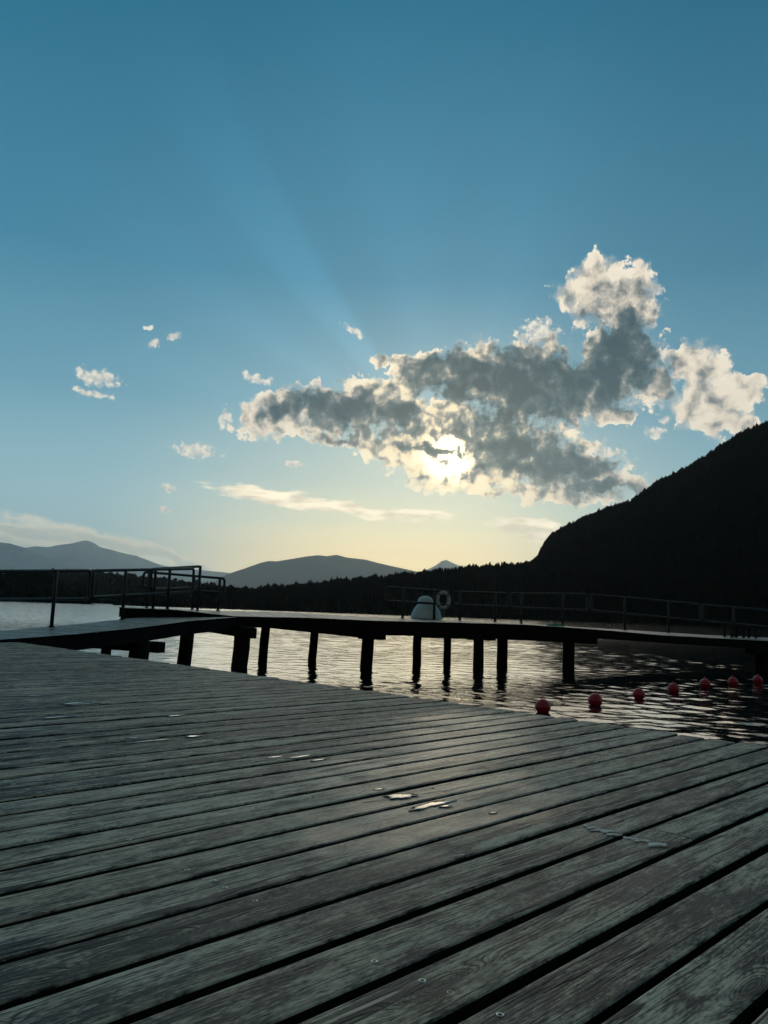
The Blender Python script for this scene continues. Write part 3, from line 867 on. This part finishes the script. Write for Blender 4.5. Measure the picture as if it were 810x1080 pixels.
# ------------------------------------------------------------------ lake
def build_water():
    r = [3.0]
    while r[-1] < 40: r.append(r[-1] * 1.0036)
    while r[-1] < 120: r.append(r[-1] * 1.0062)
    while r[-1] < 43000: r.append(r[-1] * 1.05)
    r = np.array(r)
    th = np.radians(np.concatenate([np.linspace(-178, -46, 23), np.linspace(-44, 44, 640), np.linspace(46, 178, 23)]))
    Rr, T = np.meshgrid(r, th, indexing='ij')
    X, Y = Rr * np.sin(T), Rr * np.cos(T)
    g = np.random.default_rng(5)
    Z = np.zeros_like(X)
    nW = 90
    lam = np.exp(g.uniform(np.log(.16), np.log(1.1), nW))
    ang = np.radians(g.normal(203, 46, nW))
    sl = .054 * np.sqrt(2.0 / nW)
    res = Rr * np.where(Rr < 40, .0036, .0062)
    # gusts: calmer and rougher areas
    gust = 1 + .35 * np.sin(X * .21 + 1.3 + .8 * np.sin(Y * .13)) * np.sin(Y * .17 + .6)
    for l, a in zip(lam, ang):
        k = 2 * np.pi / l; ph = g.uniform(0, 6.28)
        w = np.clip((l / res - 2.5) / 2.5, 0, 1)
        s_ = np.sin(k * (X * np.sin(a) + Y * np.cos(a)) + ph)
        Z += sl * g.uniform(.6, 1.4) / k * w * (s_ + .25 * (s_ * s_ - .5))
    Z = Z * gust * np.clip((Rr - 4) / 7, .25, 1)
    Z[np.abs(T) > np.radians(45)] = 0
    Z[Rr > 130] = 0
    V = np.stack([X, Y, Z], 2).reshape(-1, 3)
    q = grid_quads(len(r), len(th))[:, ::-1]
    o = np_mesh('lake_water', V, q, M['water']); o.location = (0, 0, WZ)
    tag(o, kind='structure')
    # water under and behind the camera
    th2 = np.radians(np.linspace(-180, 180, 33)); 
    v = [(0, 0, -.01)] + [(3.05 * math.sin(a), 3.05 * math.cos(a), -.01) for a in th2]
    mb = MB(); mb.add(v, [(0, i + 2, i + 1) for i in range(0, 32)]); o2 = mb.build('lake_water', M['water']); o2.location = (0, 0, WZ); tag(o2, kind='structure')
build_water()

# ------------------------------------------------------------------ far land and woods
def tree_template(g, tiers=3, sides=6):
    vs, fs = [], []
    for t in range(tiers):
        z0 = .08 + t * .27; z1 = min(1.0, z0 + .44); r0 = .21 * (1 - t * .27)
        b = len(vs)
        for i in range(sides):
            a = 2 * math.pi * (i + .5 * t) / sides; q = r0 * g.uniform(.7, 1.25)
            vs.append((q * math.cos(a), q * math.sin(a), z0 + g.uniform(-.04, .02)))
        vs.append((g.normal(0, .012), g.normal(0, .012), z1))
        for i in range(sides): fs.append((b + i, b + (i + 1) % sides, b + sides))
    return np.array(vs), np.array(fs)
def broad_template(g):
    bm = bmesh.new(); bmesh.ops.create_icosphere(bm, subdivisions=1, radius=.5)
    vs = np.array([v.co[:] for v in bm.verts]); fs = np.array([[v.index for v in f.verts] for f in bm.faces]); bm.free()
    vs = vs * g.uniform(.65, 1.2, (len(vs), 1)) * np.array((.75, .75, .9)); vs[:, 2] += .5
    return vs, fs
def scatter(name, pts, hs, label_kind, seed, broad=.0, wide=1.0):
    g = np.random.default_rng(seed)
    T = [tree_template(g) for _ in range(6)] + [broad_template(g) for _ in range(4)]
    V, F = [], []; base = 0
    for p, h in zip(pts, hs):
        vs, fs = T[g.integers(6, 10)] if g.random() < broad else T[g.integers(0, 6)]
        a = g.random() * 6.28; c, s_ = math.cos(a), math.sin(a); w = h * g.uniform(.75, 1.25) * wide
        x = (vs[:, 0] * c - vs[:, 1] * s_) * w; y = (vs[:, 0] * s_ + vs[:, 1] * c) * w
        V.append(np.stack([x + p[0], y + p[1], vs[:, 2] * h + p[2]], 1)); F.append(fs + base); base += len(vs)
    o = np_mesh(name, np.concatenate(V), np.concatenate(F), M['pine'], False)
    return tag(o, kind='stuff')

def fbm1(x, seed, octs=5):
    g = np.random.default_rng(seed); y = np.zeros_like(x)
    for o in range(octs):
        y += np.sin(x * (2 ** o) * 1.7 + g.uniform(0, 6.28)) / 2 ** o * .6 + np.sin(x * (2 ** o) * 2.9 + g.uniform(0, 6.28)) / 2 ** o * .4
    return y / 2
def ridge(name, prof, depth, shore, mat, seed, rough, nrow=26, ncol=220, back=.35, power=1.0, sink=0.0):
    """land whose skyline passes through the given picture points at a distance of depth(px); foot at distance shore"""
    xs = np.linspace(prof[0][0], prof[-1][0], ncol)
    ys = np.interp(xs, [p[0] for p in prof], [p[1] for p in prof])
    top = np.array([at(x, y, depth(x) if callable(depth) else depth) for x, y in zip(xs, ys)])
    foot = np.array([at(x, 640, shore(x) if callable(shore) else shore) for x in xs]); foot[:, 2] = WZ - .6
    wz_ = np.array([0.0])
    rows = []
    for i in range(nrow):
        f = i / (nrow - 1)
        p = foot * (1 - f) + top * f
        p[:, 2] = foot[:, 2] + (top[:, 2] - sink - foot[:, 2]) * f ** power
        amp = rough * math.sin(math.pi * f)
        p[:, 2] += amp * (fbm1(xs * .03 + f * 5, seed) + .5 * fbm1(xs * .011 - f * 9, seed + 1))
        p[:, 2] = np.maximum(p[:, 2], WZ - .6)
        p[:, 1] += rough * .8 * math.sin(math.pi * f) * fbm1(xs * .02 + f * 3, seed + 2)
        rows.append(p)
    bk = top.copy(); bk *= (1 + back); bk[:, 2] = WZ - .6
    rows.append(top * .5 + bk * .5 - np.array((0, 0, 0)) ); rows.append(bk)
    V = np.concatenate(rows); q = grid_quads(len(rows), ncol)
    o = np_mesh(name, V, q, mat); tag(o, kind='structure')
    return rows[:nrow], o
def wood_points(rows, n, seed, hmin, hmax, crest=.25):
    g = np.random.default_rng(seed); R3_ = np.stack(rows); nr, nc, _ = R3_.shape
    pts, hs = [], []
    for k in range(n):
        f = 1.0 - abs(g.normal(0, .012)) if g.random() < crest else g.random() ** .9
        i = min(nr - 1.001, f * (nr - 1)); j = g.random() * (nc - 1.001)
        i0, j0 = int(i), int(j); a, b = i - i0, j - j0
        p = (R3_[i0, j0] * (1 - a) + R3_[i0 + 1, j0] * a) * (1 - b) + (R3_[i0, j0 + 1] * (1 - a) + R3_[i0 + 1, j0 + 1] * a) * b
        pts.append(p); hs.append(g.uniform(hmin, hmax) * (1.3 if g.random() < .07 else 1) * (.86 + .22 * math.sin(j * .9 + 2 * math.sin(j * .31)) + .12 * math.sin(j * 2.7)))
    return pts, hs

# big dark mountain on the right
MT = [(520, 606), (548, 600), (560, 592), (563, 588), (568, 581), (575.7, 568), (582, 560), (598, 551), (612, 545), (627, 538), (644, 531), (659, 528), (669, 522), (691, 506), (716, 494), (743, 478.5),
      (762, 465), (781, 453), (796, 447), (812, 440), (860, 415), (940, 385), (1010, 372)]
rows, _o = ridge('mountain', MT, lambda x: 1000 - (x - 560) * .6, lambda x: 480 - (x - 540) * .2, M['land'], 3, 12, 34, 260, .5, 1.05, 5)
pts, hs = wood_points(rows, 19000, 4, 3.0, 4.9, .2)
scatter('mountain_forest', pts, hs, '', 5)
# long wooded ridge in the middle
RG = [(120, 631), (170, 625), (205, 623), (235, 622), (262, 623.5), (300, 620), (340, 616.5), (370, 613), (400, 610), (430, 607.5), (455, 604), (470, 602), (500, 600), (540, 596.5), (600, 592), (680, 590), (800, 592), (900, 600)]
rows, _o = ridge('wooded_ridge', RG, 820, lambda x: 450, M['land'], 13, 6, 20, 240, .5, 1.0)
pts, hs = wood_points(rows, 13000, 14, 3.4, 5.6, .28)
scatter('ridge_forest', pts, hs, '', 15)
# left shore: nearer dark wood, paler wood behind it
LS = [(-160, 612), (-60, 611), (0, 612), (30, 612.5), (48, 616), (62, 624), (80, 631), (96, 634)]
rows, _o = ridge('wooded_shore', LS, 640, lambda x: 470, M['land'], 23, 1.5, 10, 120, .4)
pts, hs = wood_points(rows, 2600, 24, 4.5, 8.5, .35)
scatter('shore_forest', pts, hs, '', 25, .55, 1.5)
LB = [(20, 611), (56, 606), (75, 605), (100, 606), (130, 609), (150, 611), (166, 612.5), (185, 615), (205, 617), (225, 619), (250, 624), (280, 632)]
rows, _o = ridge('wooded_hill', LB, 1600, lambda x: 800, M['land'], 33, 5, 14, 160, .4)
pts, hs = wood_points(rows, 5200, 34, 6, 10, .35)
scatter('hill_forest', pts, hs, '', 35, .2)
# far hazy hills
FH = [(228, 612), (240, 605.5), (258, 599.5), (275, 593.5), (284, 591.5), (292, 592), (310, 589), (322, 587), (335, 585.5), (345, 586.5), (355, 585), (366, 588), (385, 590), (400, 594), (420, 598.5), (436, 602), (470, 608)]
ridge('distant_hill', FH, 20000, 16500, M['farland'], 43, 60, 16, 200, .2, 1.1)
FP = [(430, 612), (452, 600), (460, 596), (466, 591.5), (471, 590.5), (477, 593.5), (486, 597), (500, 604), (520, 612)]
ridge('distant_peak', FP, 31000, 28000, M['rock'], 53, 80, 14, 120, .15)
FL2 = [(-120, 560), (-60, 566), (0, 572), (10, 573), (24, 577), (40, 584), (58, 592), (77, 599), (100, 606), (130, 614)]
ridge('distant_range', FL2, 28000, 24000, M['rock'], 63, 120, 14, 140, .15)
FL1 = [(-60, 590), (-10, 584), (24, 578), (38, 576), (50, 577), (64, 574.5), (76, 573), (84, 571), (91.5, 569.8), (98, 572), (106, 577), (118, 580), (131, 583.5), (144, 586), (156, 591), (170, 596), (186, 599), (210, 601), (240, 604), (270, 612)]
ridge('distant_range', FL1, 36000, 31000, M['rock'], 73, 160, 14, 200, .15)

# ------------------------------------------------------------------ air
def build_haze():
    m = bpy.data.materials.new('haze'); m.use_nodes = True; nt = m.node_tree
    for n in list(nt.nodes):
        if n.type != 'OUTPUT_MATERIAL': nt.nodes.remove(n)
    out = nt.nodes[0]
    v = nt.nodes.new('ShaderNodeVolumePrincipled')
    v.inputs['Color'].default_value = (.76, .89, .97, 1); v.inputs['Density'].default_value = HAZE; v.inputs['Anisotropy'].default_value = .68
    nt.links.new(v.outputs[0], out.inputs['Volume'])
    mb = MB(); s = 45000; z0, z1 = -2.6, 3500
    mb.box8([(-s, -s, z0), (s, -s, z0), (s, s, z0), (-s, s, z0), (-s, -s, z1), (s, -s, z1), (s, s, z1), (-s, s, z1)])
    o = mb.build('haze', m); tag(o, kind='stuff')
HAZE = 2.6e-5
build_haze()

# ------------------------------------------------------------------ sun
sl = bpy.data.lights.new('sun', 'SUN'); sl.energy = .5; sl.angle = rad(40); sl.color = (1.0, .84, .62)
so = bpy.data.objects.new('sun', sl); COL.objects.link(so)
sdv = Vector((math.cos(rad(SUN_EL)) * math.sin(rad(SUN_AZ)), math.cos(rad(SUN_EL)) * math.cos(rad(SUN_AZ)), math.sin(rad(SUN_EL))))
so.rotation_euler = sdv.to_track_quat('Z', 'Y').to_euler()
so.location = sdv * 50

cy.use_adaptive_sampling = True; cy.adaptive_threshold = .02
cy.use_denoising = True
try: cy.denoiser = 'OPENIMAGEDENOISE'
except Exception: pass
cy.max_bounces = 6; cy.diffuse_bounces = 3; cy.glossy_bounces = 4; cy.volume_bounces = 1; cy.transmission_bounces = 2
cy.sample_clamp_indirect = 8
